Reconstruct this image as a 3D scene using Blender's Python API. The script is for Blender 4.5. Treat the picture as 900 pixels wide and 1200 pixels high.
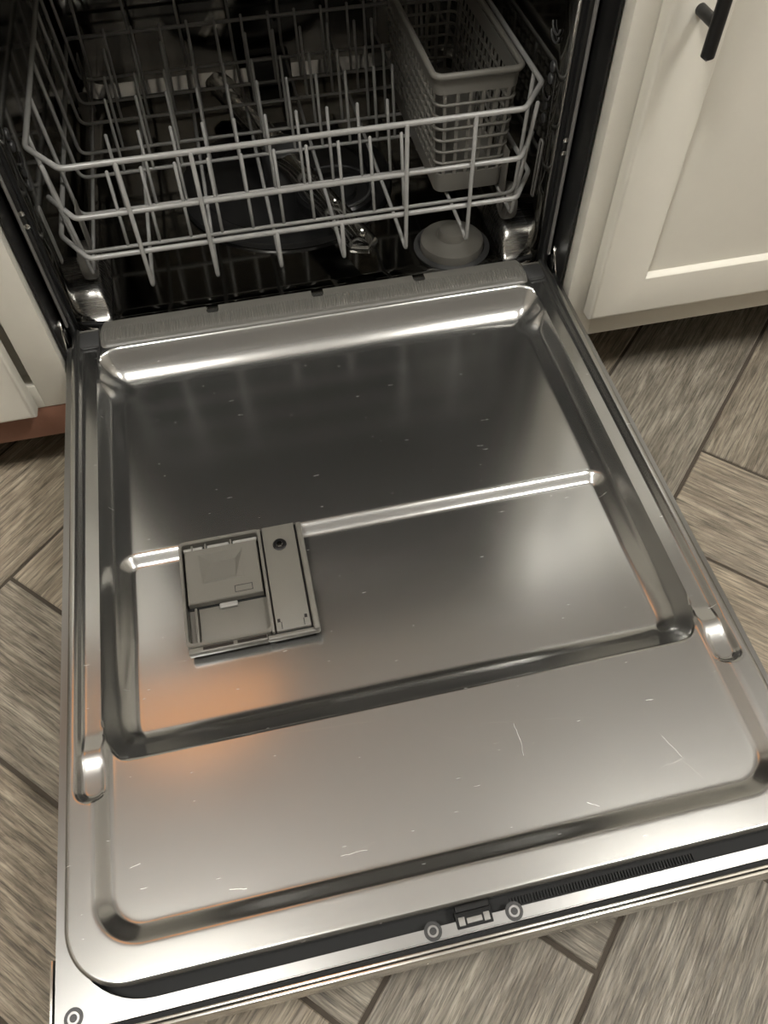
import bpy, bmesh, math, random
import numpy as np
from mathutils import Vector, Matrix

random.seed(7)
D = 0.19                      # height of the open door's rim plane above the floor (all z below are relative to it)
for o in list(bpy.data.objects): bpy.data.objects.remove(o)
C = bpy.context.scene.collection
S = bpy.context.scene

# ------------------------------------------------------------------ camera
cd = bpy.data.cameras.new('camera'); cam = bpy.data.objects.new('camera', cd); C.objects.link(cam)
cd.sensor_fit = 'VERTICAL'; cd.sensor_height = 36.0; cd.lens = 916.0 / 1200.0 * 36.0
cd.clip_start = 0.02
cam.location = (-0.07466, -0.75982, 0.63122 + D)
cam.rotation_euler = (0.602844, 0.010774, -0.215028)
S.camera = cam

# ------------------------------------------------------------------ world, lights, exposure
w = bpy.data.worlds.new('world'); S.world = w; w.use_nodes = True
w.node_tree.nodes['Background'].inputs[0].default_value = (1.0, 0.9, 0.78, 1)
w.node_tree.nodes['Background'].inputs[1].default_value = 0.02
S.view_settings.view_transform = 'Standard'; S.view_settings.look = 'None'
S.view_settings.gamma = 1.0; S.view_settings.use_curve_mapping = False
S.view_settings.exposure = 0.2
DRUM_EMIT = 47.0        # ceiling drum lights
ADDED_PENDANT_EMIT = 1.0

# ------------------------------------------------------------------ materials
M = {}
def nmat(name):
    m = bpy.data.materials.new(name); m.use_nodes = True
    nt = m.node_tree; b = nt.nodes['Principled BSDF']; M[name] = m
    return m, nt, b
def plain(name, col, rough=0.5, metal=0.0, var=0.06, bump=0.0, scale=120.0, spec=0.5):
    m, nt, b = nmat(name)
    tc = nt.nodes.new('ShaderNodeTexCoord'); n = nt.nodes.new('ShaderNodeTexNoise')
    n.inputs['Scale'].default_value = scale; n.inputs['Detail'].default_value = 4
    nt.links.new(tc.outputs['Object'], n.inputs['Vector'])
    mx = nt.nodes.new('ShaderNodeMix'); mx.data_type = 'RGBA'
    mx.inputs['A'].default_value = (*[c * (1 - var) for c in col], 1); mx.inputs['B'].default_value = (*[min(1, c * (1 + var)) for c in col], 1)
    nt.links.new(n.outputs['Fac'], mx.inputs['Factor']); nt.links.new(mx.outputs['Result'], b.inputs['Base Color'])
    b.inputs['Roughness'].default_value = rough; b.inputs['Metallic'].default_value = metal
    b.inputs['Specular IOR Level'].default_value = spec
    if bump:
        bp = nt.nodes.new('ShaderNodeBump'); bp.inputs['Strength'].default_value = bump; bp.inputs['Distance'].default_value = 0.0005
        nt.links.new(n.outputs['Fac'], bp.inputs['Height']); nt.links.new(bp.outputs['Normal'], b.inputs['Normal'])
    return m
def emit(name, col, s):
    m, nt, b = nmat(name)
    b.inputs['Base Color'].default_value = (*col, 1); b.inputs['Emission Color'].default_value = (*col, 1); b.inputs['Emission Strength'].default_value = s
    return m

SCR = [((.0722, -.5613), (.0735, -.5760), 1.0), ((.0735, -.5760), (.0721, -.5891), .8), ((.0436, -.5549), (.1432, -.5711), .25),
       ((.189, -.5976), (.1985, -.6182), .6), ((.2018, -.6193), (.1781, -.6225), .5), ((.1969, -.6217), (.2081, -.6375), .5),
       ((.1628, -.6063), (.1137, -.6289), .2), ((-.2461, -.6055), (-.2377, -.6049), .9), ((-.1727, -.6374), (-.1601, -.639), .9),
       ((-.0872, -.6319), (-.0672, -.6319), .7), ((-.0874, -.6345), (-.0594, -.6267), .4), ((-.1185, -.5278), (-.0398, -.5341), .3),
       ((-.0004, -.5541), (.1264, -.6145), .18), ((.0, -.36), (.03, -.365), .4), ((.06, -.42), (.08, -.41), .4), ((.11, -.635), (.118, -.640), .7)]
def steel(name, base=(0.60, 0.595, 0.57), r0=0.2, r1=0.3, scratch=False, bump=0.05):
    m, nt, b = nmat(name); L = nt.links
    def N(t): return nt.nodes.new(t)
    tc = N('ShaderNodeTexCoord')
    mp = N('ShaderNodeMapping'); mp.inputs['Scale'].default_value = (9, 1100, 60); L.new(tc.outputs['Object'], mp.inputs['Vector'])
    n = N('ShaderNodeTexNoise'); n.inputs['Scale'].default_value = 1.0; n.inputs['Detail'].default_value = 3; L.new(mp.outputs['Vector'], n.inputs['Vector'])
    n2 = N('ShaderNodeTexNoise'); n2.inputs['Scale'].default_value = 9; n2.inputs['Detail'].default_value = 5; L.new(tc.outputs['Object'], n2.inputs['Vector'])
    ad = N('ShaderNodeMath'); ad.operation = 'MULTIPLY_ADD'; ad.inputs[1].default_value = .6; L.new(n.outputs['Fac'], ad.inputs[0])
    ml = N('ShaderNodeMath'); ml.operation = 'MULTIPLY'; ml.inputs[1].default_value = .4; L.new(n2.outputs['Fac'], ml.inputs[0]); L.new(ml.outputs[0], ad.inputs[2])
    mr = N('ShaderNodeMapRange'); mr.inputs['From Min'].default_value = .3; mr.inputs['From Max'].default_value = .7
    mr.inputs['To Min'].default_value = r0; mr.inputs['To Max'].default_value = r1; L.new(ad.outputs[0], mr.inputs['Value'])
    bp = N('ShaderNodeBump'); bp.inputs['Strength'].default_value = bump; bp.inputs['Distance'].default_value = .0003
    L.new(n.outputs['Fac'], bp.inputs['Height']); L.new(bp.outputs['Normal'], b.inputs['Normal'])
    b.inputs['Metallic'].default_value = 1.0
    if not scratch:
        b.inputs['Base Color'].default_value = (*base, 1); L.new(mr.outputs['Result'], b.inputs['Roughness'])
        return m
    # scratches: distance to hand-placed line segments, broken by noise
    sx = N('ShaderNodeSeparateXYZ'); L.new(tc.outputs['Object'], sx.inputs[0])
    wob = N('ShaderNodeTexNoise'); wob.inputs['Scale'].default_value = 90; L.new(tc.outputs['Object'], wob.inputs['Vector'])
    cx = N('ShaderNodeCombineXYZ'); L.new(sx.outputs[0], cx.inputs[0]); L.new(sx.outputs[1], cx.inputs[1])
    wv = N('ShaderNodeVectorMath'); wv.operation = 'MULTIPLY_ADD'; wv.inputs[1].default_value = (.004, .004, 0); L.new(wob.outputs['Color'], wv.inputs[0]); L.new(cx.outputs[0], wv.inputs[2])
    prev = None
    for (A, B, s) in SCR:
        A = Vector((A[0] + .002, A[1] + .002, 0)); B = Vector((B[0] + .002, B[1] + .002, 0)); ba = B - A
        pa = N('ShaderNodeVectorMath'); pa.operation = 'SUBTRACT'; pa.inputs[1].default_value = A; L.new(wv.outputs[0], pa.inputs[0])
        dt = N('ShaderNodeVectorMath'); dt.operation = 'DOT_PRODUCT'; dt.inputs[1].default_value = ba / ba.dot(ba); L.new(pa.outputs[0], dt.inputs[0])
        cl = N('ShaderNodeClamp'); L.new(dt.outputs['Value'], cl.inputs[0])
        sc = N('ShaderNodeVectorMath'); sc.operation = 'SCALE'; sc.inputs[0].default_value = ba; L.new(cl.outputs[0], sc.inputs['Scale'])
        sb = N('ShaderNodeVectorMath'); sb.operation = 'DISTANCE'; L.new(pa.outputs[0], sb.inputs[0]); L.new(sc.outputs[0], sb.inputs[1])
        g = N('ShaderNodeMapRange'); g.inputs['From Min'].default_value = .00045; g.inputs['From Max'].default_value = .0001
        g.inputs['To Min'].default_value = 0; g.inputs['To Max'].default_value = s * .32; L.new(sb.outputs['Value'], g.inputs['Value'])
        if prev is None: prev = g.outputs['Result']
        else:
            mxx = N('ShaderNodeMath'); mxx.operation = 'MAXIMUM'; L.new(prev, mxx.inputs[0]); L.new(g.outputs['Result'], mxx.inputs[1]); prev = mxx.outputs[0]
    # fine random wear: thin streaks
    vo = N('ShaderNodeTexNoise'); vo.inputs['Scale'].default_value = 1; vo.inputs['Detail'].default_value = 2
    mp2 = N('ShaderNodeMapping'); mp2.inputs['Scale'].default_value = (60, 420, 1); mp2.inputs['Rotation'].default_value = (0, 0, .35); L.new(tc.outputs['Object'], mp2.inputs['Vector']); L.new(mp2.outputs[0], vo.inputs['Vector'])
    vr = N('ShaderNodeMapRange'); vr.inputs['From Min'].default_value = .71; vr.inputs['From Max'].default_value = .79; vr.inputs['To Max'].default_value = .35; L.new(vo.outputs['Fac'], vr.inputs['Value'])
    mxx = N('ShaderNodeMath'); mxx.operation = 'MAXIMUM'; L.new(prev, mxx.inputs[0]); L.new(vr.outputs['Result'], mxx.inputs[1]); prev = mxx.outputs[0]
    mc = N('ShaderNodeMix'); mc.data_type = 'RGBA'; mc.inputs['A'].default_value = (*base, 1); mc.inputs['B'].default_value = (.95, .94, .9, 1)
    L.new(prev, mc.inputs['Factor']); L.new(mc.outputs['Result'], b.inputs['Base Color'])
    mrr = N('ShaderNodeMix'); mrr.data_type = 'FLOAT'; L.new(prev, mrr.inputs['Factor']); L.new(mr.outputs['Result'], mrr.inputs['A']); mrr.inputs['B'].default_value = .65
    L.new(mrr.outputs['Result'], b.inputs['Roughness'])
    b2 = N('ShaderNodeBsdfPrincipled'); b2.inputs['Metallic'].default_value = 1.0; b2.inputs['Roughness'].default_value = .46
    L.new(mc.outputs['Result'], b2.inputs['Base Color']); ms = N('ShaderNodeMixShader'); ms.inputs[0].default_value = .20
    L.new(b.outputs[0], ms.inputs[1]); L.new(b2.outputs[0], ms.inputs[2]); L.new(ms.outputs[0], nt.nodes['Material Output'].inputs['Surface'])
    return m

def woodtile():
    m, nt, b = nmat('wood_tile'); L = nt.links
    def N(t): return nt.nodes.new(t)
    tc = N('ShaderNodeTexCoord'); oi = N('ShaderNodeObjectInfo')
    off = N('ShaderNodeMath'); off.operation = 'MULTIPLY'; off.inputs[1].default_value = 37.0; L.new(oi.outputs['Random'], off.inputs[0])
    av = N('ShaderNodeVectorMath'); av.operation = 'ADD'; L.new(tc.outputs['Object'], av.inputs[0]); L.new(off.outputs[0], av.inputs[1])
    def noise(sx, sy, det, dist):
        mp = N('ShaderNodeMapping'); mp.inputs['Scale'].default_value = (sx, sy, 1); L.new(av.outputs[0], mp.inputs['Vector'])
        n = N('ShaderNodeTexNoise'); n.inputs['Scale'].default_value = 1; n.inputs['Detail'].default_value = det; n.inputs['Distortion'].default_value = dist
        n.inputs['Roughness'].default_value = .62
        L.new(mp.outputs[0], n.inputs['Vector']); return n.outputs['Fac']
    fine = noise(20, 430, 5, .5); broad = noise(7, 30, 5, 1.6); pit = noise(42, 820, 4, .3)
    # cathedral rings
    mpw = N('ShaderNodeMapping'); mpw.inputs['Scale'].default_value = (2.2, 22, 1); L.new(av.outputs[0], mpw.inputs['Vector'])
    wn = N('ShaderNodeTexWave'); wn.wave_type = 'BANDS'; wn.bands_direction = 'Y'; wn.inputs['Scale'].default_value = 1.6; wn.inputs['Distortion'].default_value = 9
    wn.inputs['Detail'].default_value = 3; wn.inputs['Detail Scale'].default_value = 1.0; L.new(mpw.outputs[0], wn.inputs['Vector'])
    r1 = N('ShaderNodeValToRGB'); r1.color_ramp.elements[0].position = .28; r1.color_ramp.elements[1].position = .72
    r1.color_ramp.elements[0].color = (.165, .141, .106, 1); r1.color_ramp.elements[1].color = (.39, .355, .285, 1)
    L.new(broad, r1.inputs[0])
    r2 = N('ShaderNodeMapRange'); r2.inputs['From Min'].default_value = .33; r2.inputs['From Max'].default_value = .58; r2.inputs['To Min'].default_value = .50; r2.inputs['To Max'].default_value = 1.14; L.new(fine, r2.inputs['Value'])
    r3 = N('ShaderNodeMapRange'); r3.inputs['To Min'].default_value = .80; r3.inputs['To Max'].default_value = 1.08; L.new(wn.outputs['Fac'], r3.inputs['Value'])
    mu = N('ShaderNodeMath'); mu.operation = 'MULTIPLY'; L.new(r2.outputs[0], mu.inputs[0]); L.new(r3.outputs[0], mu.inputs[1])
    r4 = N('ShaderNodeMapRange'); r4.inputs['From Min'].default_value = .36; r4.inputs['From Max'].default_value = .50; r4.inputs['To Min'].default_value = .55; r4.inputs['To Max'].default_value = 1.05; L.new(pit, r4.inputs['Value'])
    mu0 = mu; mu = N('ShaderNodeMath'); mu.operation = 'MULTIPLY'; L.new(mu0.outputs[0], mu.inputs[0]); L.new(r4.outputs[0], mu.inputs[1])
    vm = N('ShaderNodeVectorMath'); vm.operation = 'SCALE'; L.new(r1.outputs[0], vm.inputs[0]); L.new(mu.outputs[0], vm.inputs['Scale'])
    # per plank tint
    tr = N('ShaderNodeValToRGB'); e = tr.color_ramp.elements; e[0].color = (.86, .86, .88, 1); e[1].color = (1.12, 1.02, .92, 1); L.new(oi.outputs['Random'], tr.inputs[0])
    tm = N('ShaderNodeVectorMath'); tm.operation = 'MULTIPLY'; L.new(vm.outputs[0], tm.inputs[0]); L.new(tr.outputs[0], tm.inputs[1])
    L.new(tm.outputs[0], b.inputs['Base Color']); b.inputs['Roughness'].default_value = .42
    bp = N('ShaderNodeBump'); bp.inputs['Strength'].default_value = .55; bp.inputs['Distance'].default_value = .0012; L.new(mu.outputs[0], bp.inputs['Height']); L.new(bp.outputs[0], b.inputs['Normal'])
woodtile()
steel('liner_steel', (.43, .43, .42), .17, .205, scratch=True, bump=.003)
steel('plate_steel', (.29, .288, .284), .275, .285, bump=.001)
steel('trim_steel', (.75, .74, .71), .16, .24)
steel('tub_steel', (.27, .265, .25), .07, .11, bump=.004)
steel('bright_steel', (.70, .69, .66), .10, .16, bump=.003)
steel('satin_steel', (.45, .445, .43), .24, .30, bump=.003)
plain('grout', (.060, .048, .036), .9, bump=.5, scale=400)
plain('white_paint', (.70, .675, .60), .38, bump=.15, scale=60, var=.02)
plain('rail_red_bounce', (.27, .13, .085), .5, var=.1)  # left cabinet rail: red bounce light near the floor put into its colour
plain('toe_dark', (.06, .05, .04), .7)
plain('black_metal', (.006, .006, .0065), .38)
plain('black_plastic', (.012, .012, .012), .28)
plain('black_rubber', (.008, .008, .008), .55, spec=.2)
plain('dark_grey_plastic', (.045, .045, .045), .4)
plain('strip_vinyl', (.105, .101, .090), .38)
plain('grey_plastic', (.128, .122, .106), .42, bump=.1, scale=900)
plain('grey_plastic_dim', (.110, .104, .091), .45, bump=.1, scale=900)
plain('light_grey_plastic', (.24, .235, .22), .38)
plain('basket_plastic', (.135, .129, .113), .42, bump=.1, scale=900)
plain('seal_grey', (.20, .195, .185), .5)
plain('wire_vinyl', (.245, .242, .232), .25, var=.05, scale=300)
plain('wall_paint', (.42, .39, .345), .6)
plain('ceiling_paint', (.52, .51, .485), .7)
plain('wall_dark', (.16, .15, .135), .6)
plain('counter_stone', (.30, .28, .25), .25, var=.4, scale=50)
plain('lamp_white', (.8, .8, .78), .4)
emit('drum_glow', (1.0, .975, .92), DRUM_EMIT)
emit('added_pendant_glow', (1.0, .42, .13), ADDED_PENDANT_EMIT)

# ------------------------------------------------------------------ helpers
def link(o, parent=None):
    C.objects.link(o)
    if parent is not None:
        o.parent = parent; o.matrix_parent_inverse = Matrix.Translation(-parent.location)
    return o
def pymesh(name, verts, faces, mat, smooth=False):
    me = bpy.data.meshes.new(name); me.from_pydata([tuple(v) for v in verts], [], [tuple(f) for f in faces]); me.update()
    if mat: me.materials.append(M[mat])
    if smooth: me.polygons.foreach_set('use_smooth', [True] * len(me.polygons))
    return me
def mobj(name, me, parent=None, loc=(0, 0, 0), base=True):
    o = bpy.data.objects.new(name, me); o.location = (loc[0], loc[1], loc[2] + (D if base else 0)); return link(o, parent)
def from_bm(name, bm, mat, parent=None, smooth=False, auto=None):
    me = bpy.data.meshes.new(name); bmesh.ops.recalc_face_normals(bm, faces=bm.faces); bm.to_mesh(me); bm.free()
    me.materials.append(M[mat])
    if smooth or auto: me.polygons.foreach_set('use_smooth', [True] * len(me.polygons))
    if auto: me.set_sharp_from_angle(angle=math.radians(auto))
    return mobj(name, me, parent)
def add_box(bm, x0, x1, y0, y1, z0, z1):
    vs = [bm.verts.new(v) for v in [(x0, y0, z0), (x1, y0, z0), (x1, y1, z0), (x0, y1, z0), (x0, y0, z1), (x1, y0, z1), (x1, y1, z1), (x0, y1, z1)]]
    fs = [bm.faces.new([vs[i] for i in f]) for f in [(0, 3, 2, 1), (4, 5, 6, 7), (0, 1, 5, 4), (1, 2, 6, 5), (2, 3, 7, 6), (3, 0, 4, 7)]]
    return vs, fs
def box(name, x0, x1, y0, y1, z0, z1, mat, parent=None, bev=0.0, seg=2):
    bm = bmesh.new(); add_box(bm, min(x0, x1), max(x0, x1), min(y0, y1), max(y0, y1), min(z0, z1), max(z0, z1))
    if bev: bmesh.ops.bevel(bm, geom=bm.edges[:], offset=bev, segments=seg, affect='EDGES', profile=.5)
    return from_bm(name, bm, mat, parent, auto=40 if bev else None)
def fillet(pts, r, n=5, closed=False):
    pts = [Vector(p) for p in pts]; out = []; N = len(pts)
    for i, p in enumerate(pts):
        if not closed and i in (0, N - 1): out.append(p); continue
        a = pts[i - 1]; b = pts[(i + 1) % N]; d1 = (a - p); d2 = (b - p)
        rr = min(r, d1.length * .45, d2.length * .45); d1.normalize(); d2.normalize()
        for k in range(n + 1):
            t = k / n; q = (p + d1 * rr) * (1 - t) ** 2 + p * 2 * t * (1 - t) + (p + d2 * rr) * t * t
            out.append(q)
    return out
def tube_mesh(name, pts, r, mat, seg=8, closed=False, cap=True, bm=None):
    pts = [Vector(p) for p in pts]; N = len(pts); own = bm is None
    if own: bm = bmesh.new()
    rings = []; up = None
    for i in range(N):
        if closed: t = (pts[(i + 1) % N] - pts[i - 1])
        else: t = pts[min(i + 1, N - 1)] - pts[max(i - 1, 0)]
        t.normalize()
        if up is None:
            up = Vector((0, 0, 1)) if abs(t.z) < .9 else Vector((1, 0, 0))
        u = (up - t * up.dot(t)).normalized(); v = t.cross(u); up = u
        rings.append([bm.verts.new(pts[i] + (u * math.cos(2 * math.pi * k / seg) + v * math.sin(2 * math.pi * k / seg)) * r) for k in range(seg)])
    for i in range(N if closed else N - 1):
        a = rings[i]; b = rings[(i + 1) % N]
        for k in range(seg): bm.faces.new((a[k], a[(k + 1) % seg], b[(k + 1) % seg], b[k]))
    if cap and not closed:
        for rg, sgn, i in ((rings[0], -1, 0), (rings[-1], 1, N - 1)):
            t = (pts[1] - pts[0]) if i == 0 else (pts[-1] - pts[-2]); t.normalize()
            c = bm.verts.new(pts[i] + t * (sgn * r * .7))
            for k in range(seg): bm.faces.new((rg[k], rg[(k + 1) % seg], c))
    if not own: return None
    bmesh.ops.recalc_face_normals(bm, faces=bm.faces)
    me = bpy.data.meshes.new(name); bm.to_mesh(me); bm.free(); me.materials.append(M[mat])
    me.polygons.foreach_set('use_smooth', [True] * len(me.polygons)); return me
def tube(name, pts, r, mat, parent=None, seg=8, closed=False):
    return mobj(name, tube_mesh(name, pts, r, mat, seg, closed), parent)
def lathe(name, prof, mat, parent=None, center=(0, 0, 0), seg=32, axis='z', auto=35):
    bm = bmesh.new(); rings = []
    for (r, h) in prof:
        ring = []
        for k in range(seg):
            a = 2 * math.pi * k / seg; x, y, z = r * math.cos(a), r * math.sin(a), h
            if axis == 'x': x, y, z = z, x, y
            if axis == 'y': x, y, z = x, z, y
            ring.append(bm.verts.new((center[0] + x, center[1] + y, center[2] + z)))
        rings.append(ring)
    for a, b in zip(rings, rings[1:]):
        for k in range(seg): bm.faces.new((a[k], a[(k + 1) % seg], b[(k + 1) % seg], b[k]))
    if prof[0][0] > 1e-6: bm.faces.new(rings[0])
    if prof[-1][0] > 1e-6: bm.faces.new(rings[-1])
    bmesh.ops.remove_doubles(bm, verts=bm.verts, dist=1e-6)
    return from_bm(name, bm, mat, parent, auto=auto)
def prism(name, poly, z0, z1, mat, parent=None, bev=0.0):
    bm = bmesh.new(); n = len(poly)
    b = [bm.verts.new((x, y, z0)) for x, y in poly]; t = [bm.verts.new((x, y, z1)) for x, y in poly]
    bm.faces.new(b[::-1]); top = bm.faces.new(t)
    for i in range(n): bm.faces.new((b[i], b[(i + 1) % n], t[(i + 1) % n], t[i]))
    if bev: bmesh.ops.bevel(bm, geom=list(top.edges), offset=bev, segments=2, affect='EDGES')
    return from_bm(name, bm, mat, parent, auto=35)
def rrect(x0, x1, y0, y1, r, n=6):
    out = []
    for cx, cy, a0 in ((x1 - r, y1 - r, 0), (x0 + r, y1 - r, 90), (x0 + r, y0 + r, 180), (x1 - r, y0 + r, 270)):
        for k in range(n + 1):
            a = math.radians(a0 + 90 * k / n); out.append((cx + r * math.cos(a), cy + r * math.sin(a)))
    return out
def thing(name, label, cat, loc, group=None):
    o = bpy.data.objects.new(name, None); o.empty_display_size = .05; o.location = loc; C.objects.link(o)
    return tag(o, label, cat, group)
def tag(o, label, cat, group=None):
    o['label'] = label; o['category'] = cat
    if group: o['group'] = group
    return o
def struct(o, label=None):
    o['kind'] = 'structure'
    if label: o['label'] = label
    return o

# ================================================================== SETTING
FX0, FX1, FY0, FY1 = -1.7, 1.7, -2.2, .64
ZF = -D; ZC = 2.45 - D
floor = struct(box('floor', FX0 - .1, FX1 + .1, FY0 - .1, FY1 + .1, ZF - .05, ZF - .0025, 'grout'), 'floor of grey-brown wood-look tiles laid in a herringbone with dark grout')
TW, TL, GR = .159, .61, .0046
uB, vA = .1936, .4758
bm = bmesh.new(); add_box(bm, -(TL - GR) / 2, (TL - GR) / 2, -(TW - GR) / 2, (TW - GR) / 2, -.009, 0)
bmesh.ops.bevel(bm, geom=[e for e in bm.edges if all(v.co.z > -.001 for v in e.verts)], offset=.0012, segments=1, affect='EDGES')
pm = bpy.data.meshes.new('plank'); bmesh.ops.recalc_face_normals(bm, faces=bm.faces); bm.to_mesh(pm); bm.free(); pm.materials.append(M['wood_tile'])
s2 = math.sqrt(.5)
for k in range(-6, 7):
    for i in range(-26, 27):
        for typ in (0, 1):
            if typ == 0: u0, u1, v0, v1 = uB + i * TW, uB + i * TW + TL, vA + i * TW, vA + (i + 1) * TW
            else: u0, u1, v0, v1 = uB - TW + i * TW, uB + i * TW, vA + i * TW, vA + i * TW + TL
            u = (u0 + u1) / 2 + k * TL; v = (v0 + v1) / 2 - k * TL
            x = (u + v) * s2; y = (u - v) * s2
            if not (FX0 + .25 < x < FX1 - .25 and -1.75 < y < .33): continue
            o = mobj('plank', pm, floor, (x, y, ZF)); o.matrix_parent_inverse = floor.matrix_world.inverted()
            o.parent = floor; o.matrix_parent_inverse = Matrix.Translation(-floor.location)
            o.rotation_euler.z = math.radians(45 if typ == 0 else -45)
ceiling = struct(box('ceiling', FX0 - .1, FX1 + .1, FY0 - .1, FY1 + .1, ZC, ZC + .08, 'ceiling_paint'))
struct(box('wall_back', FX0 - .1, FX1 + .1, FY1, FY1 + .1, ZF, ZC, 'wall_paint'))
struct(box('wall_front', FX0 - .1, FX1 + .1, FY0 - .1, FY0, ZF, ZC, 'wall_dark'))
struct(box('wall_left', FX0 - .1, FX0, FY0, FY1, ZF, ZC, 'wall_paint'))
struct(box('wall_right', FX1, FX1 + .1, FY0, FY1, ZF, ZC, 'wall_paint'))

# ceiling lights, and an unseen pendant added for the orange reflection in the door
def drum(x, y, label):
    t = thing('ceiling_light', label, 'light', (x, y, ZC + D))
    lathe('canopy', [(.07, 0), (.07, -.02), (.02, -.03), (.02, -.07), (0, -.07)], 'lamp_white', t, (x, y, ZC - .0005), 32)
    lathe('diffuser', [(.03, .055), (.212, .055), (.22, .05), (.22, -.030), (.20, -.045), (0, -.055)], 'drum_glow', t, (x, y, ZC - .12), 40)
drum(-.70, -.87, 'drum ceiling light above the left half of the open dishwasher door')
drum(.98, -.87, 'drum ceiling light in front of the base cabinet with the black handle')
px, py, pz = -.42, .12, 1.28
t = thing('added_pendant', 'amber pendant lamp added over the counter for an orange reflection in the door', 'lamp', (px, py, ZC + D))
lathe('added_pendant_shade', [(.02, .12), (.09, .11), (.19, .05), (.22, -.02), (.20, -.08), (.11, -.12), (0, -.13)], 'added_pendant_glow', t, (px, py, pz), 32)
tube('added_pendant_cord', [(px, py, pz + .12), (px, py, ZC - .02)], .003, 'black_plastic', t)
lathe('canopy', [(.06, 0), (.06, -.012), (.03, -.022), (0, -.022)], 'black_metal', t, (px, py, ZC - .0005), 24)  # canopy of the added pendant

# countertop and cabinets
tag(box('countertop', -1.5, 1.5, -.095, .635, .69, .728, 'counter_stone', None, .004), 'speckled stone countertop over the dishwasher and cabinets', 'countertop')

def shaker_door(root, x0, x1, z0, z1, yf, stile, rail, th=.018):
    # one mitred frame with eased outer edge and bevelled inner edge; yf = front plane; the sunk panel is its sub-part
    bm = bmesh.new()
    def rg(ix, iz, y): return [bm.verts.new(v) for v in ((x0 + ix, y, z0 + iz), (x1 - ix, y, z0 + iz), (x1 - ix, y, z1 - iz), (x0 + ix, y, z1 - iz))]
    R = [rg(stile + .004, rail + .004, yf + th), rg(0, 0, yf + th), rg(0, 0, yf + .0050), rg(.0004, .0004, yf + .0030), rg(.0015, .0015, yf + .0013), rg(.0032, .0032, yf + .0003), rg(.0055, .0055, yf),
         rg(stile - .001, rail - .001, yf), rg(stile, rail, yf + .0008), rg(stile + .0035, rail + .0035, yf + .0072), rg(stile + .004, rail + .004, yf + .0095), rg(stile + .004, rail + .004, yf + th)]
    for A, B in zip(R, R[1:]):
        for k in range(4): bm.faces.new((A[k], A[(k + 1) % 4], B[(k + 1) % 4], B[k]))
    d = from_bm('door', bm, 'white_paint', root, auto=40)
    box('panel', x0 + stile + .0038, x1 - stile - .0038, yf + .0080, yf + th - .001, z0 + rail + .0038, z1 - rail - .0038, 'white_paint', d)
    return d
# right cabinet
rc = thing('base_cabinet', 'white shaker base cabinet with a black bar handle beside the dishwasher', 'cabinet', (.62, .2, 0))
box('carcass', .306, .95, -.040, .60, -.078, .688, 'white_paint', rc)
box('face_frame', .303, .343, -.0605, -.0402, -.0835, .688, 'white_paint', rc, .0008)
box('face_frame', .910, .95, -.0605, -.0402, -.0835, .688, 'white_paint', rc, .0008)
box('face_frame', .343, .910, -.0605, -.0402, -.0835, -.035, 'white_paint', rc, .0008)
box('face_frame', .343, .910, -.0605, -.0402, .64, .688, 'white_paint', rc, .0008)
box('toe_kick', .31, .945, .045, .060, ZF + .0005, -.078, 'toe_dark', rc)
dr = shaker_door(rc, .328, .925, -.041, .655, -.0800, .061, .054)
hx, hy = .3562, -.112
hd = mobj('handle', tube_mesh('handle', [(hx, hy, .2865), (hx, hy, .2875), (hx, hy, .445), (hx, hy, .446)], .0062, 'black_metal', 20), rc)
for z in (.312, .42):
    o = mobj('post', tube_mesh('post', [(hx, -.0801, z), (hx, hy + .002, z)], .0052, 'black_metal', 16, cap=False), hd)
    o.matrix_parent_inverse = Matrix.Translation(-hd.location) @ Matrix.Translation(Vector((0, 0, 0)))
# left cabinet
lc = thing('base_cabinet', 'white base cabinet beside the dishwasher, its bottom rail tinted by painted red bounce light', 'cabinet', (-.62, .2, 0))
box('carcass', -.95, -.306, -.030, .60, -.078, .688, 'white_paint', lc)
box('face_frame', -.343, -.303, -.0505, -.0302, -.0655, .688, 'white_paint', lc, .0008)
box('face_frame', -.95, -.910, -.0505, -.0302, -.0655, .688, 'white_paint', lc, .0008)
box('face_frame', -.910, -.343, -.0505, -.0302, -.0655, -.030, 'white_paint', lc, .0008)
box('face_frame', -.910, -.343, -.0505, -.0302, .64, .688, 'white_paint', lc, .0008)
o = box('bottom_rail', -.95, -.303, -.0490, -.032, -.117, -.0657, 'rail_red_bounce', lc, .001); o['label'] = 'bottom rail with reddish bounce light painted into its colour'
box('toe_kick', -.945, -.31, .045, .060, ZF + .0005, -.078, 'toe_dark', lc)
shaker_door(lc, -.925, -.3515, -.064, .655, -.0690, .061, .054)

# ================================================================== DISHWASHER
dw = thing('dishwasher', 'stainless steel dishwasher with its door folded open over the floor', 'dishwasher', (0, .25, 0))

# ---- door liner as a pressed sheet
def ramp(a, b, t): return np.clip((t - a) / (b - a), 0, 1)
def rbox(x, y, x0, x1, y0, y1, r):
    cx, cy = (x0 + x1) / 2, (y0 + y1) / 2
    qx = np.abs(x - cx) - (x1 - x0) / 2 + r; qy = np.abs(y - cy) - (y1 - y0) / 2 + r
    return np.hypot(np.maximum(qx, 0), np.maximum(qy, 0)) + np.minimum(np.maximum(qx, qy), 0) - r
def blur(h, s, dx, dy):
    for ax, d in ((0, dy), (1, dx)):
        n = int(3 * s / d) + 1; k = np.exp(-.5 * (np.arange(-n, n + 1) * d / s) ** 2); k /= k.sum()
        pad = [(0, 0), (0, 0)]; pad[ax] = (n, n); hp = np.pad(h, pad, mode='edge')
        h = sum(k[j] * np.take(hp, np.arange(j, j + h.shape[ax]), axis=ax) for j in range(2 * n + 1))
    return h
gx = np.linspace(-.32, .32, 641); gy = np.linspace(-.72, .03, 751)
X, Y = np.meshgrid(gx, gy); dxg = gx[1] - gx[0]; dyg = gy[1] - gy[0]
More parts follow.
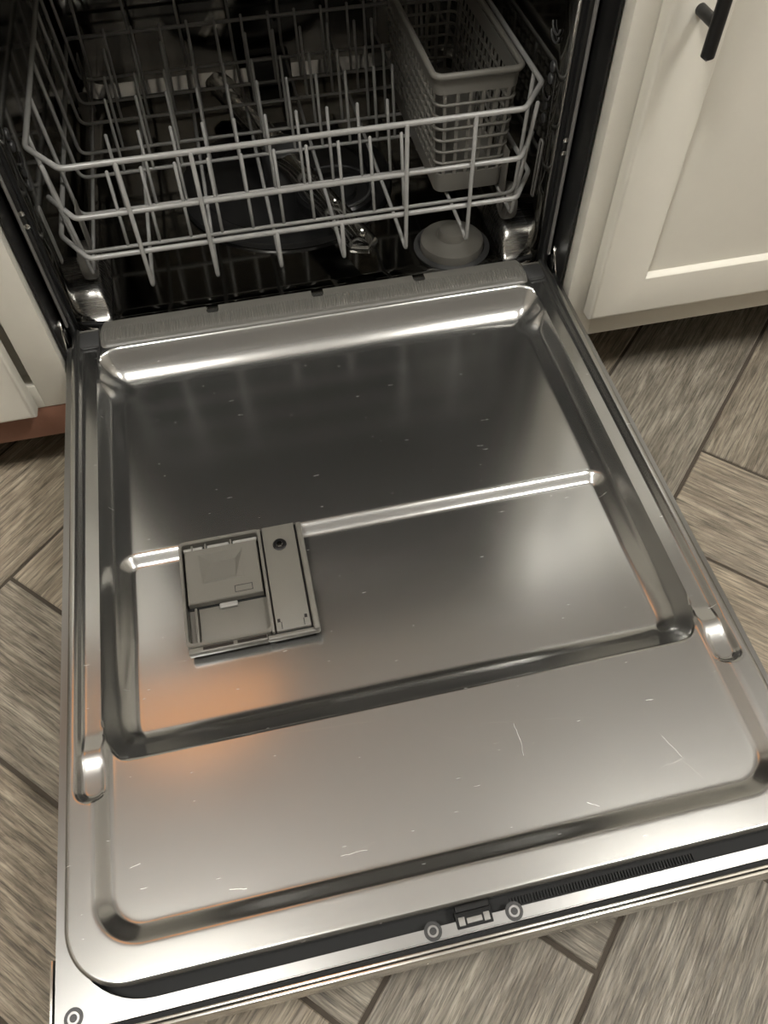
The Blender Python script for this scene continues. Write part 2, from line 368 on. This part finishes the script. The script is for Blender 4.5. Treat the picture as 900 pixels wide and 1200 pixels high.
# shallow full recess (front panel level)
dF = -rbox(X, Y, -.2705, .2705, -.6590, -.043, .036)
full = .0095 * ramp(0, .0120, dF)
full = blur(full, .0016, dxg, dyg)
# deep basin: steep back wall running into a broad concave foot, steeper sides, broad step to the front panel
Yc = np.where(Y < -.45, -.45 + (Y + .45) * .40, Y); yfr = -.45 + (-.5305 + .45) * .40
dB = -rbox(X, Yc, -.2675, .2675, yfr, .3, .022)
ge = .025 - .0095 * ramp(-.40, -.46, Y)       # gentle foot of the wall, short at the front step
deepS = blur(.0280 * ramp(0, .0105, dB) + .0050 * np.clip((dB - .0105) / (ge - .0105), 0, 1), .0021, dxg, dyg)
we = ramp(-.135, -.080, Y); e = (-.0415 - Y) * (1 - we) - rbox(X, Y, -.2675, .2675, -2, -.0415, .030) * we
Rb, th = .040, math.radians(57); zs = .033 - Rb * (1 - math.cos(th)); es = zs / math.tan(th); ee = es + Rb * math.sin(th)
deepK = np.where(e < es, np.maximum(e, 0) * math.tan(th), .033 - Rb + np.sqrt(np.maximum(Rb ** 2 - (ee - np.minimum(e, ee)) ** 2, 0)))
deepK = blur(deepK, .0013, dxg, dyg) + .04 * np.maximum(e - ee, 0)
kk = .004; hh = np.clip(.5 + .5 * (deepS - deepK) / kk, 0, 1)
deep = deepS * (1 - hh) + deepK * hh - kk * hh * (1 - hh)
deep = np.maximum(deep, 0)
# sunk pocket that carries the dispenser
Yp = np.where(Y < -.45, -.45 + (Y + .45) * .40, Y)
dP = -rbox(X, Yp, -.2530, .2530, yfr + .0035, -.3075, .018)
pock = blur(.0070 * ramp(0, .0105, dP), .0016, dxg, dyg)
depth = np.maximum(full, deep + pock)
# seal ledges along both sides
dG = -rbox(np.abs(X), Y, .2600, .2835, -.5515, .2, .0105)
gdep = .0075 * (1 - .38 * np.exp(-((Y + .512) / .011) ** 2))
ledge = blur(gdep * ramp(0, .0030, dG), .0011, dxg, dyg)
depth = np.maximum(depth, ledge)
Hgrid = -depth
def hsample(x, y):
    fx = (x - gx[0]) / dxg; fy = (y - gy[0]) / dyg; ix = np.clip(fx.astype(int), 0, len(gx) - 2); iy = np.clip(fy.astype(int), 0, len(gy) - 2); tx = fx - ix; ty = fy - iy
    return (Hgrid[iy, ix] * (1 - tx) + Hgrid[iy, ix + 1] * tx) * (1 - ty) + (Hgrid[iy + 1, ix] * (1 - tx) + Hgrid[iy + 1, ix + 1] * tx) * ty
LX, LYF, LR = .2915, -.6845, .046
ny, nx = 470, 400
ys = np.concatenate([np.linspace(0.0, -.640, ny - 60), np.linspace(-.640, LYF, 62)[1:]])
V = []; rows = len(ys)
tt = np.linspace(-1, 1, nx)
for y in ys:
    dyc = max(0, (LYF + LR) - y); hw = LX - LR + math.sqrt(max(LR * LR - dyc * dyc, 0))
    x = tt * hw; yy = np.full(nx, y); z = hsample(x, yy)
    edge = -rbox(x, yy, -LX, LX, LYF, .2, LR)
    z = z - .0022 * (1 - ramp(0, .003, edge)) ** 2
    V.append(np.stack([x, yy, z], 1))
V = np.concatenate(V)
faces = []
idx = np.arange(rows * nx).reshape(rows, nx)
q = np.stack([idx[:-1, :-1], idx[1:, :-1], idx[1:, 1:], idx[:-1, 1:]], -1).reshape(-1, 4)
# skirt round the rim
rim = list(idx[:, 0]) + list(idx[-1, 1:]) + list(idx[-2::-1, -1]) + list(idx[0, -2::-1])[:-1]
sk = V[rim].copy(); sk[:, 2] = -.016
nb = len(V); V = np.concatenate([V, sk]); m = len(rim)
skf = [(rim[i], nb + i, nb + (i + 1) % m, rim[(i + 1) % m])[::-1] for i in range(m)]
door = mobj('door_liner', pymesh('door_liner', V.tolist(), [tuple(f) for f in q.tolist()] + [tuple(int(a) for a in f) for f in skf], 'liner_steel', True), dw)
door.data.set_sharp_from_angle(angle=math.radians(50))
door['label'] = 'pressed stainless inner face of the open door'

# frame plate showing outside the moulding, with a rounded opening
inner = []
ix, iy, r = .2905, -.6945, .060
for k in range(13):
    a = math.radians(-90 * k / 12); inner.append((ix - r + r * math.cos(a), iy + r + r * math.sin(a)))
poly = [(.2995, -.02), (.2995, -.7035), (-.2995, -.7035), (-.2995, -.02), (-.2905, -.02)] + [(-x, y) for x, y in inner] + inner[::-1] + [(.2905, -.02)]
prism('frame_plate', poly[::-1], -.020, -.0075, 'plate_steel', door, .0008)
box('outer_panel', -.3, .3, -.7065, -.012, -.066, -.046, 'plate_steel', door, .002)
box('edge_gap', -.2985, .2985, -.7070, -.668, -.0465, -.0185, 'black_rubber', door)
box('edge_trim', -.3005, .3005, -.7096, -.7072, -.066, -.0085, 'trim_steel', door, .0007)
box('edge_trim', -.3005, .3005, -.7128, -.7102, -.066, -.0095, 'trim_steel', door, .0007)
for sx in (-1, 1):
    box('console_end', sx * .3012, sx * .3036, -.7128, -.6560, -.066, -.0085, 'trim_steel', door, .0007)
# serrated black cover in the channel
bm = bmesh.new()
for i in range(62):
    x = .030 + i * .0024; add_box(bm, x, x + .0013, -.6920, -.6868, -.0187, -.0168)
from_bm('channel_ribs', bm, 'black_rubber', door)['kind'] = 'stuff'

# hinge-side vinyl strip with ribs and three notches
nx2, ny2 = 1290, 22
xs = np.linspace(-.2575, .2575, nx2); v = np.linspace(0, 1, ny2)
V = []
for vv in v:
    y = -.0015 - .0385 * vv
    z = .0005 + .0065 * math.sin(math.pi * min(1, vv * .62 + .33)) if vv < 1 else 0
    for x in xs:
        rib = .0010 * (.5 + .5 * math.sin(2 * math.pi * x / .0032)) * (1 if .36 < vv < .80 else 0)
        e = max(0, abs(x) - .2495) / .008
        V.append((x, y + (.010 * (1 - vv) - .0) * -e ** 2, z + rib - .004 * e ** 2))
F = []
for j in range(ny2 - 1):
    for i in range(nx2 - 1):
        xm = (xs[i] + xs[i + 1]) / 2; ym = -.0015 - .0385 * (v[j] + v[j + 1]) / 2
        cut = False
        for nxp in (-.1255, .0005, .1262):
            if abs(xm - nxp) < .0072 and (ym > -.0105 or math.hypot(max(0, abs(xm - nxp) - .0034), ym + .0105) < .0038): cut = True
        if not cut: F.append((j * nx2 + i, (j + 1) * nx2 + i, (j + 1) * nx2 + i + 1, j * nx2 + i + 1))
me = pymesh('hinge_strip', V, F, 'strip_vinyl', True)
hs = mobj('hinge_strip', me, dw); hs['label'] = 'ribbed grey vinyl strip along the door hinge'
box('strip_backing', -.256, .256, -.030, -.002, -.010, -.0005, 'black_plastic', hs)
for sx in (-1, 1):
    box('corner_cap', sx * .2605, sx * .2830, -.0285, -.001, -.0073, -.0030, 'dark_grey_plastic', door, .001)
    tube('cap_bead', [(sx * .2615, -.003, -.0025), (sx * .2825, -.003, -.0025)], .0012, 'grey_plastic', door)

# screws and latch
for (x, y) in ((-.0316, -.6968), (.0297, -.6968), (-.2863, -.6952), (.2863, -.6952)):
    s = lathe('screw', [(.0044, 0), (.0044, .0004), (.0040, .0007), (.0027, .0007), (.0025, .0001), (0, .0001)], 'plate_steel', dw, (x, y, -.0075), 20)
    lathe('screw_ring', [(.0066, 0), (.0066, .0004), (.0045, .0004)], 'black_metal', s, (x, y, -.0075), 20)
    lathe('pin', [(.0013, 0), (.0013, .0004), (0, .0004)], 'black_metal', s, (x, y, -.0070), 10)
la = box('latch', -.0140, .0135, -.7000, -.6880, -.0180, -.0068, 'black_rubber', dw, .0008)
box('catch', -.0118, -.0072, -.6982, -.6925, -.0070, -.0062, 'light_grey_plastic', la, .0003)
box('catch', .0070, .0115, -.6982, -.6925, -.0070, -.0062, 'light_grey_plastic', la, .0003)
box('catch_bar', -.0058, .0056, -.6975, -.6938, -.0070, -.0058, 'light_grey_plastic', la, .0003)
box('cover', -.0130, .0125, -.6895, -.6850, -.0075, -.0030, 'black_rubber', la, .0006)

# ---- detergent dispenser
X0, X1, Y0, Y1 = -.1930, -.0699, -.3105, -.4330
def dx(u): return X0 + (X1 - X0) * u
def dy(v): return Y0 + (Y1 - Y0) * v
ZP = -.0250
ds = prism('detergent_dispenser', rrect(X0 + .004, X1 - .004, Y1 + .007, Y0 - .003, .006), ZP, -.0176, 'grey_plastic_dim', dw); ds['label'] = 'grey plastic detergent dispenser let into the door'
def dbox(name, u0, u1, v0, v1, z0, z1, mat='grey_plastic', bev=.0006, seg=2): return box(name, dx(u0), dx(u1), dy(v0), dy(v1), z0, z1, mat, ds, bev, seg)
# rim with rounded outer corners: outline ring built as a polygon with a hole bridged
def ring(name, o, i, z0, z1, mat, parent, bev=.0007):
    bm = bmesh.new(); n = len(o)
    lay = []
    for pts, z in ((o, z0), (o, z1), (i, z1), (i, z0)): lay.append([bm.verts.new((x, y, z)) for x, y in pts])
    for a, b in ((0, 1), (1, 2), (2, 3), (3, 0)):
        for k in range(n): bm.faces.new((lay[a][k], lay[a][(k + 1) % n], lay[b][(k + 1) % n], lay[b][k]))
    ed = [e for e in bm.edges if abs(e.verts[0].co.z - z1) < 1e-7 and abs(e.verts[1].co.z - z1) < 1e-7 and len(e.link_faces) == 2 and any(abs(f.normal.z) < .3 for f in e.link_faces)]
    bm.normal_update()
    top = [e for e in bm.edges if all(abs(v.co.z - z1) < 1e-7 for v in e.verts) and any(all(abs(v.co.z - z1) > 1e-7 or True for v in f.verts) and abs(f.normal.z) < .3 for f in e.link_faces)]
    if bev: bmesh.ops.bevel(bm, geom=top, offset=bev, segments=2, affect='EDGES')
    return from_bm(name, bm, mat, parent, auto=40)
ring('rim', rrect(dx(0), dx(.655), dy(.945), dy(0), .005), rrect(dx(.022), dx(.635), dy(.915), dy(.03), .004), -.0176, -.0065, 'grey_plastic', ds)
def lid_mesh():
    bm = bmesh.new(); zt, zb = -.0066, -.0150
    o = [(dx(a), dy(b)) for a, b in ((.042, .095), (.618, .095), (.618, .585), (.042, .585))]
    pk = [(dx(a), dy(b)) for a, b in ((.150, .150), (.505, .150), (.490, .425), (.165, .425))]
    pi = [(dx(a), dy(b)) for a, b in ((.235, .205), (.430, .205), (.425, .400), (.240, .400))]
    def ringv(pts, zs): return [bm.verts.new((x, y, z)) for (x, y), z in zip(pts, zs)]
    vb = ringv(o, [zb] * 4); c = .0010
    vo = ringv(o, [zt - c] * 4)
    oc = [(o[0][0] + c, o[0][1] - c), (o[1][0] - c, o[1][1] - c), (o[2][0] - c, o[2][1] + c), (o[3][0] + c, o[3][1] + c)]
    vt = ringv(oc, [zt] * 4); vp = ringv(pk, [zt] * 4); vi = ringv(pi, [zt - .0068, zt - .0068, zt - .0016, zt - .0016])
    for A, B in ((vb, vo), (vo, vt), (vt, vp), (vp, vi)):
        for k in range(4): bm.faces.new((A[k], A[(k + 1) % 4], B[(k + 1) % 4], B[k]))
    bm.faces.new(vi); bm.faces.new(vb[::-1])
    return from_bm('sliding_lid', bm, 'grey_plastic', ds)
lid = lid_mesh()
dbox('lid_gap_shade', .024, .634, .032, .600, -.0175, -.0160, 'black_rubber', 0)  # black sheet under the lid, put in to shade the gaps round it
for u0, u1, v0, v1 in ((.405, .545, .492, .497), (.405, .545, .548, .553), (.405, .411, .492, .553), (.539, .545, .492, .553)):
    box('mark', dx(u0), dx(u1), dy(v1), dy(v0), -.0068, -.00640, 'black_plastic', lid)
for a, b in ((.034, .19), (.225, .40), (.43, .626)):
    box('lid_edge', dx(a), dx(b), dy(.093), dy(.066), -.0130, -.0078, 'light_grey_plastic', lid, .0010)
for u in (.105, .212, .415): dbox('guide_pin', u - .008, u + .008, .05, .105, -.013, -.0070)
dbox('bin_floor', .105, .632, .60, .912, -.0174, -.0158, 'grey_plastic')
dbox('bin_rib', .082, .100, .61, .912, -.0174, -.0098, 'grey_plastic')
dbox('release_tab', .27, .41, .595, .640, -.0157, -.0118, 'light_grey_plastic', .0012)
dbox('front_lip', .012, .60, .945, .992, -.0176, -.0090, 'grey_plastic', .0008)
dbox('lip_slot', .12, .345, .952, .978, -.0094, -.0087, 'black_plastic', .0)
dbox('lip_slot', .375, .595, .952, .978, -.0094, -.0087, 'black_plastic', .0)
dbox('divider', .640, .660, .01, .955, -.0175, -.0064)
dbox('gap', .655, .955, .005, .960, -.0175, -.0100, 'black_plastic', 0)
rl = dbox('rinse_lid', .674, .934, .004, .955, -.0110, -.0066, bev=.0007)
dbox('side_rim', .950, .998, .004, .992, -.0175, -.0064, bev=.0018, seg=3)
dbox('front_sill', .60, .990, .958, .995, -.0176, -.0105, bev=.0012)
cx, cy = dx(.80), dy(.195)
lathe('cap', [(.0068, 0), (.0068, .0010), (.0058, .0013), (.0053, .0004), (.003, .0006), (0, .0012)], 'black_metal', rl, (cx, cy, -.0068), 24)
lathe('cap_star', [(.0036, 0), (.0030, .0010), (0, .0012)], 'bright_steel', rl, (cx, cy, -.0054), 6)
for u in (.70, .905):
    box('hinge_slot', dx(u - .011), dx(u + .011), dy(.885), dy(.855), -.0067, -.00645, 'black_plastic', rl)
    box('hinge_slit', dx(u - .003 + (.018 if u < .8 else -.018)), dx(u + .003 + (.018 if u < .8 else -.018)), dy(.945), dy(.885), -.0067, -.00648, 'black_plastic', rl)

ds.location.z -= .0155

# ---- tub
TX, TY0, TY1, TZ0, TZ1 = .2865, .012, .56, -.022, .650
prof = fillet([(-TX, 0, TZ1), (-TX, 0, TZ0), (TX, 0, TZ0), (TX, 0, TZ1)], .035, 8)
top = [Vector((TX, 0, TZ1)), Vector((-TX, 0, TZ1))]
prof = list(prof); nP = len(prof)
bm = bmesh.new(); ysn = [TY0, .05, .3, TY1 - .03]
rings = [[bm.verts.new((p.x, y, p.z)) for p in prof] for y in ysn]
for sc, y in ((.985, TY1 - .009), (.95, TY1)):
    rings.append([bm.verts.new((p.x * sc, y, TZ0 + (p.z - TZ0) * (1 if p.z > .3 else sc) + (1 - sc) * .5 * (p.z < .3))) for p in prof])
for a, b in zip(rings, rings[1:]):
    for k in range(nP): bm.faces.new((a[k], a[(k + 1) % nP], b[(k + 1) % nP], b[k]))
bm.faces.new(rings[-1])
bmesh.ops.recalc_face_normals(bm, faces=bm.faces); bmesh.ops.reverse_faces(bm, faces=bm.faces)
me = bpy.data.meshes.new('tub'); bm.to_mesh(me); bm.free(); me.materials.append(M['tub_steel']); me.polygons.foreach_set('use_smooth', [True] * len(me.polygons)); me.set_sharp_from_angle(angle=math.radians(20))
tub = mobj('tub', me, dw)
sol = tub.modifiers.new('wall', 'SOLIDIFY'); sol.thickness = .004; sol.offset = -1
box('top_flange', -.302, .302, -.010, .02, TZ1 + .001, TZ1 + .03, 'black_plastic', tub, .002)
for sx in (-1, 1):
    box('tub_flange', sx * .2868, sx * .2952, -.002, .022, -.020, TZ1, 'black_plastic', tub, .0015)
    mobj('gasket', tube_mesh('gasket', [(sx * .2872, .006, -.012), (sx * .2868, .006, .3), (sx * .2868, .006, TZ1 - .01)], .0042, 'black_rubber', 10), tub)
    box('seal_strip', sx * .2912, sx * .2944, -.0072, -.0022, .010, TZ1, 'seal_grey', tub, .0012)
    box('side_trim', sx * .2990, sx * .3015, -.036 if sx < 0 else -.0395, .03, -.07, TZ1, 'black_plastic', tub)
    for z in (.157, .142):
        lathe('flange_screw', [(.0030, 0), (.0030, -.0012), (.0015, -.0022), (0, -.0022)], 'bright_steel', tub, (sx * .2886, -.0021, z), 12, axis='y')
    # hinge arm
    tube('hinge_arm', fillet([(sx * .2985, -.004, .020), (sx * .2992, -.016, .004), (sx * .2992, -.026, -.012), (sx * .2985, -.036, -.022)], .01, 4), .0016, 'bright_steel', dw)
    box('hinge_plate', sx * .2960, sx * .2975, -.016, .0, -.030, .012, 'bright_steel', dw, .0005)
    # rail ramp at the foot of the tub wall: rounded shiny hump
    bm = bmesh.new(); R = []
    for (y, z) in [(.030, -.021), (.036, -.018), (.041, -.010), (.046, -.001), (.052, .006), (.060, .011), (.070, .013), (.080, .013), (.11, .010), (.14, -.0), (.16, -.021)]:
        R.append([bm.verts.new((sx * x, y, z * s + -.021 * (1 - s))) for x, s in ((.2490, 0), (.2510, .72), (.2545, .95), (.262, 1.0), (.272, 1.0), (.2862, 1.0))])
    for a, b in zip(R, R[1:]):
        for k in range(5): bm.faces.new((a[k], a[k + 1], b[k + 1], b[k]))
    from_bm('rail_ramp', bm, 'satin_steel', tub, smooth=True)
    mobj('ramp_lip', tube_mesh('ramp_lip', [(sx * .252, .022, -.018), (sx * .265, .021, -.014), (sx * .283, .020, -.010)], .0035, 'black_rubber', 8), tub)
    # wire loop clip on the wall
    tube('rack_clip', fillet([(sx * .2838, .046, .128), (sx * .2838, .050, .055), (sx * .2838, .057, .055), (sx * .2838, .054, .128)], .003, 4, True), .0013, 'wire_vinyl', tub, closed=True)
    for (y, z) in ((.0573, .2065), (.059, .193), (.0615, .1635), (.0605, .1485)):
        lathe('wall_boss', [(.0060, 0), (.0055, -.0015 * sx), (.0035, -.0022 * sx), (0, -.0022 * sx)], 'dark_grey_plastic', tub, (sx * (TX - .0002), y, z), 12, axis='x')
    for z in (.238, .246, .178):
        pts = [(sx * .2848, .062 + .011 * math.cos(a), z + .008 * math.sin(a)) for a in np.linspace(math.pi, 2 * math.pi, 9)]
        tube('wall_rib', pts, .0012, 'dark_grey_plastic', tub)
# sump ring, filter, spray arm, float
lathe('sump_ring', [(.118, -.0215), (.120, -.017), (.128, -.0145), (.142, -.0135), (.149, -.0145), (.151, -.019), (.151, -.0215)], 'black_plastic', dw, (0, .27, 0), 64)
lathe('sump_plate', [(.118, -.0215), (.117, -.0185), (.06, -.0195), (0, -.0195)], 'black_plastic', dw, (0, .27, 0), 64)
fl = lathe('filter', [(.056, -.020), (.056, -.006), (.053, -.003), (.047, -.003), (.045, -.008), (.030, -.010), (.028, -.004), (.022, -.003), (0, -.003)], 'black_plastic', dw, (.062, .215, 0), 40)
tube('filter_rim', [(.062 + .050 * math.cos(a), .215 + .050 * math.sin(a), -.002) for a in np.linspace(0, 2 * math.pi, 40)[:-1]], .0022, 'dark_grey_plastic', fl, closed=True)
ang = math.atan2(.038 - .27, .073 - .0)
def arm_pt(s, t): return (s * math.cos(ang) - t * math.sin(ang), .27 + s * math.sin(ang) + t * math.cos(ang))
bm = bmesh.new(); sec = []
for s in np.linspace(-.245, .245, 41):
    a = abs(s) / .245
    wd = .021 * math.sqrt(max(0, 1 - max(0, (a - .92) / .08) ** 2)) * (.75 + .25 * (a > .0) * a) + (.012 * max(0, 1 - a / .22))
    wd = max(wd, .0008); zt = .034 - .004 * a; rr = []
    for kx, kz in ((-1, -.006), (-1, 0), (-.8, .0042), (-.25, .0075), (0, .0082), (.25, .0075), (.8, .0042), (1, 0), (1, -.006)):
        x, y = arm_pt(s, wd * kx); rr.append(bm.verts.new((x, y, zt - .006 + kz)))
    sec.append(rr)
for a, b in zip(sec, sec[1:]):
    for k in range(8): bm.faces.new((a[k], a[k + 1], b[k + 1], b[k]))
    bm.faces.new((a[8], a[0], b[0], b[8]))
bm.faces.new(sec[0]); bm.faces.new(sec[-1])
arm = from_bm('spray_arm', bm, 'bright_steel', dw, auto=35)
lathe('hub', [(.030, -.020), (.030, .02), (.026, .036), (.012, .041), (0, .041)], 'dark_grey_plastic', arm, (0, .27, 0), 28)
for s in (-.222, -.15, -.09, .09, .15, .222):
    x, y = arm_pt(s, .004); lathe('nozzle', [(.0055, .0), (.0055, .0022), (.0038, .0030), (.0018, .0014), (0, .0014)], 'bright_steel', arm, (x, y, .0315), 14)
fx, fy = .192, .077
fo = lathe('float', [(.0415, -.0205), (.0415, -.012), (.0405, -.0095), (.037, -.0080), (.024, -.0055), (.020, -.0035), (.0190, .0015), (.0165, .0055), (.010, .0075), (0, .008)], 'grey_plastic', dw, (fx, fy, 0), 48)
fo['label'] = 'round grey float cap on the tub floor'
lathe('float_base', [(.050, -.0215), (.050, -.0195), (.043, -.0190), (.042, -.0205)], 'dark_grey_plastic', fo, (fx, fy, 0), 40)
box('fill_outlet', -.02, .05, .535, .558, -.018, .02, 'dark_grey_plastic', tub, .004)

# ================================================================== DISH RACK
rk = thing('dish_rack', 'grey vinyl coated wire dish rack with rows of tines in the dishwasher', 'dish rack', (0, .28, -.022 + D))
WR = .0024
yF, yB, xS, xC, yS = .001, .520, .2725, .238, .049
def loop(name, z, r, yb=yB, inset=0.0):
    xs_ = xS - inset; pts = [(-xs_, yb, z), (-xs_, yS, z), (-xC + inset * .5, yF, z), (xC - inset * .5, yF, z), (xs_, yS, z), (xs_, yb, z)]
    return tube(name, fillet(pts, .006, 5, True), r, 'wire_vinyl', rk, 10, True)
loop('top_rail', .196, .0031)
tube('mid_rail', fillet([(-.2690, .047, .1405), (-.2405, yF, .1405), (.2405, yF, .1405), (.2690, .047, .1405)], .006, 5), .0029, 'wire_vinyl', rk, 10)
xC = .2420; loop('bottom_rail', .0915, .0029)
rows = [.065, .140, .220, .275, .349, .403, .47]
for y in rows:
    tube('cross_wire', fillet([(-.2722, y + .009, .197), (-.2640, y, .055), (.2640, y, .055), (.2722, y + .009, .197)], .012, 5), WR, 'wire_vinyl', rk)
P = .0369
for k in range(-3, 3):
    x = P * (2 * k + 1); ztop = .0915 if k in (-1, 0) else .196
    pts = [(x, yF - .002 + (.0 if ztop > .1 else 0), ztop), (x, yF - .004, .047), (x, .06, .0505), (x, yB, .0505), (x, yB + .004, .196)]
    tube('long_wire', fillet(pts, .006, 4), WR, 'wire_vinyl', rk)
for sx in (-1, 1):
    for x in (.255,):
        tube('long_wire', fillet([(sx * .2555, .012, .195), (sx * .2500, .030, .0505), (sx * .2500, .48, .0505), (sx * .2500, yB + .004, .196)], .006, 4), WR, 'wire_vinyl', rk)
cols = [-.208 + .0369 * i for i in range(10)]
tine_me = tube_mesh('tine', [(0, 0, 0), (0, .017, .085)], .0020, 'wire_vinyl', 8)
for ri, y in enumerate(rows[:6]):
    for x in cols + ([.148] if ri >= 2 else []):
        o = mobj('tine', tine_me, rk, (x, y, .055))
for sx in (-1, 1):
    for y in (.073, .42):
        wh = lathe('wheel', [(.0, -.008), (.008, -.008), (.010, -.006), (.017, -.006), (.0215, -.007), (.0225, -.004), (.0225, .004), (.0215, .007), (.017, .006), (.010, .006), (.008, .008), (0, .008)], 'grey_plastic_dim', rk, (sx * .2610, y + .004, .0365), 32, axis='x')
        lathe('axle', [(.0, -.012), (.0042, -.012), (.0042, .012), (0, .012)], 'light_grey_plastic', wh, (sx * .2610, y + .004, .0365), 14, axis='x')
        box('wheel_bracket', sx * .2525, sx * .2505, y - .008, y + .014, .030, .11, 'grey_plastic_dim', wh, .0008)

# ================================================================== SILVERWARE BASKET
bk = thing('silverware_basket', 'grey plastic lattice silverware basket standing in the dish rack', 'basket', (.21, .2, .0585 + D))
BZ0, BZ1 = .0585, .2005
def brect(z, extra=0.0, n=5):
    t = (z - BZ0) / (BZ1 - BZ0)
    return rrect(.1675 - .0075 * t - extra, .2525 + .0065 * t + extra, .080 - .005 * t - extra, .330 + .004 * t + extra, .011, n)
def wall_band(name, z0, z1, th=.0022, floor_=False):
    bm = bmesh.new(); L = []
    for z, e in ((z0, 0), (z1, 0), (z1, -th), (z0, -th)): L.append([bm.verts.new((x, y, z)) for x, y in brect(z, e)])
    n = len(L[0])
    for a, b in ((0, 1), (1, 2), (2, 3), (3, 0)):
        for k in range(n): bm.faces.new((L[a][k], L[a][(k + 1) % n], L[b][(k + 1) % n], L[b][k]))
    return from_bm(name, bm, 'basket_plastic', bk, auto=45)
wall_band('top_band', .1800, BZ1 - .003)
wall_band('base_band', BZ0, .0820)
mobj('base', pymesh('base', [(x, y, BZ0 + .001) for x, y in brect(BZ0, -.001)] + [(x, y, BZ0 + .003) for x, y in brect(BZ0, -.001)], [list(range(24))[::-1], list(range(24, 48))] + [(k, (k + 1) % 24, 24 + (k + 1) % 24, 24 + k) for k in range(24)], 'basket_plastic'), bk)
tube('rim', [(x, y, BZ1) for x, y in brect(BZ1, .001)], .0038, 'basket_plastic', bk, 10, True)
for i in range(6):
    z = .0965 + i * .0142
    tube('hoop', [(x, y, z) for x, y in brect(z, -.0008, 4)], .0019, 'basket_plastic', bk, 6, True)
def slat(xa, ya, xb, yb_, name='slat'):
    bm = bmesh.new(); a = Vector((xa, ya, .081)); b = Vector((xb, yb_, .181)); return a, b
z0, z1 = .0810, .1815
t0, t1 = (z0 - BZ0) / (BZ1 - BZ0), (z1 - BZ0) / (BZ1 - BZ0)
def ext(t): return (.1675 - .0075 * t, .2525 + .0065 * t, .080 - .005 * t, .330 + .004 * t)
e0, e1 = ext(t0), ext(t1)
def add_slat(p0, p1, along, th=.0016, wd=.0019):
    bm = bmesh.new(); vs = []
    for p in (p0, p1):
        for s1, s2_ in ((-1, -1), (1, -1), (1, 1), (-1, 1)):
            vs.append(bm.verts.new((p[0] + (s1 * wd if along == 'x' else s2_ * th * .6), p[1] + (s1 * wd if along == 'y' else s2_ * th * .6), p[2])))
    for f in ((0, 3, 2, 1), (4, 5, 6, 7), (0, 1, 5, 4), (1, 2, 6, 5), (2, 3, 7, 6), (3, 0, 4, 7)): bm.faces.new([vs[i] for i in f])
    from_bm('slat', bm, 'basket_plastic', bk)
for i in range(6):
    f = (i + .75) / 6.5
    for yi in (2, 3):
        sg = 1 if yi == 2 else -1
        add_slat((e0[0] + (e0[1] - e0[0]) * f, e0[yi] + sg * .0013, z0), (e1[0] + (e1[1] - e1[0]) * f, e1[yi] + sg * .0013, z1), 'x')
for i in range(17):
    f = (i + .8) / 17.6
    for xi in (0, 1):
        sg = 1 if xi == 0 else -1
        add_slat((e0[xi] + sg * .0013, e0[2] + (e0[3] - e0[2]) * f, z0), (e1[xi] + sg * .0013, e1[2] + (e1[3] - e1[2]) * f, z1), 'y')
for yd in (.205,):
    box('divider', .1695, .2505, yd - .001, yd + .001, BZ0 + .003, .120, 'basket_plastic', bk)
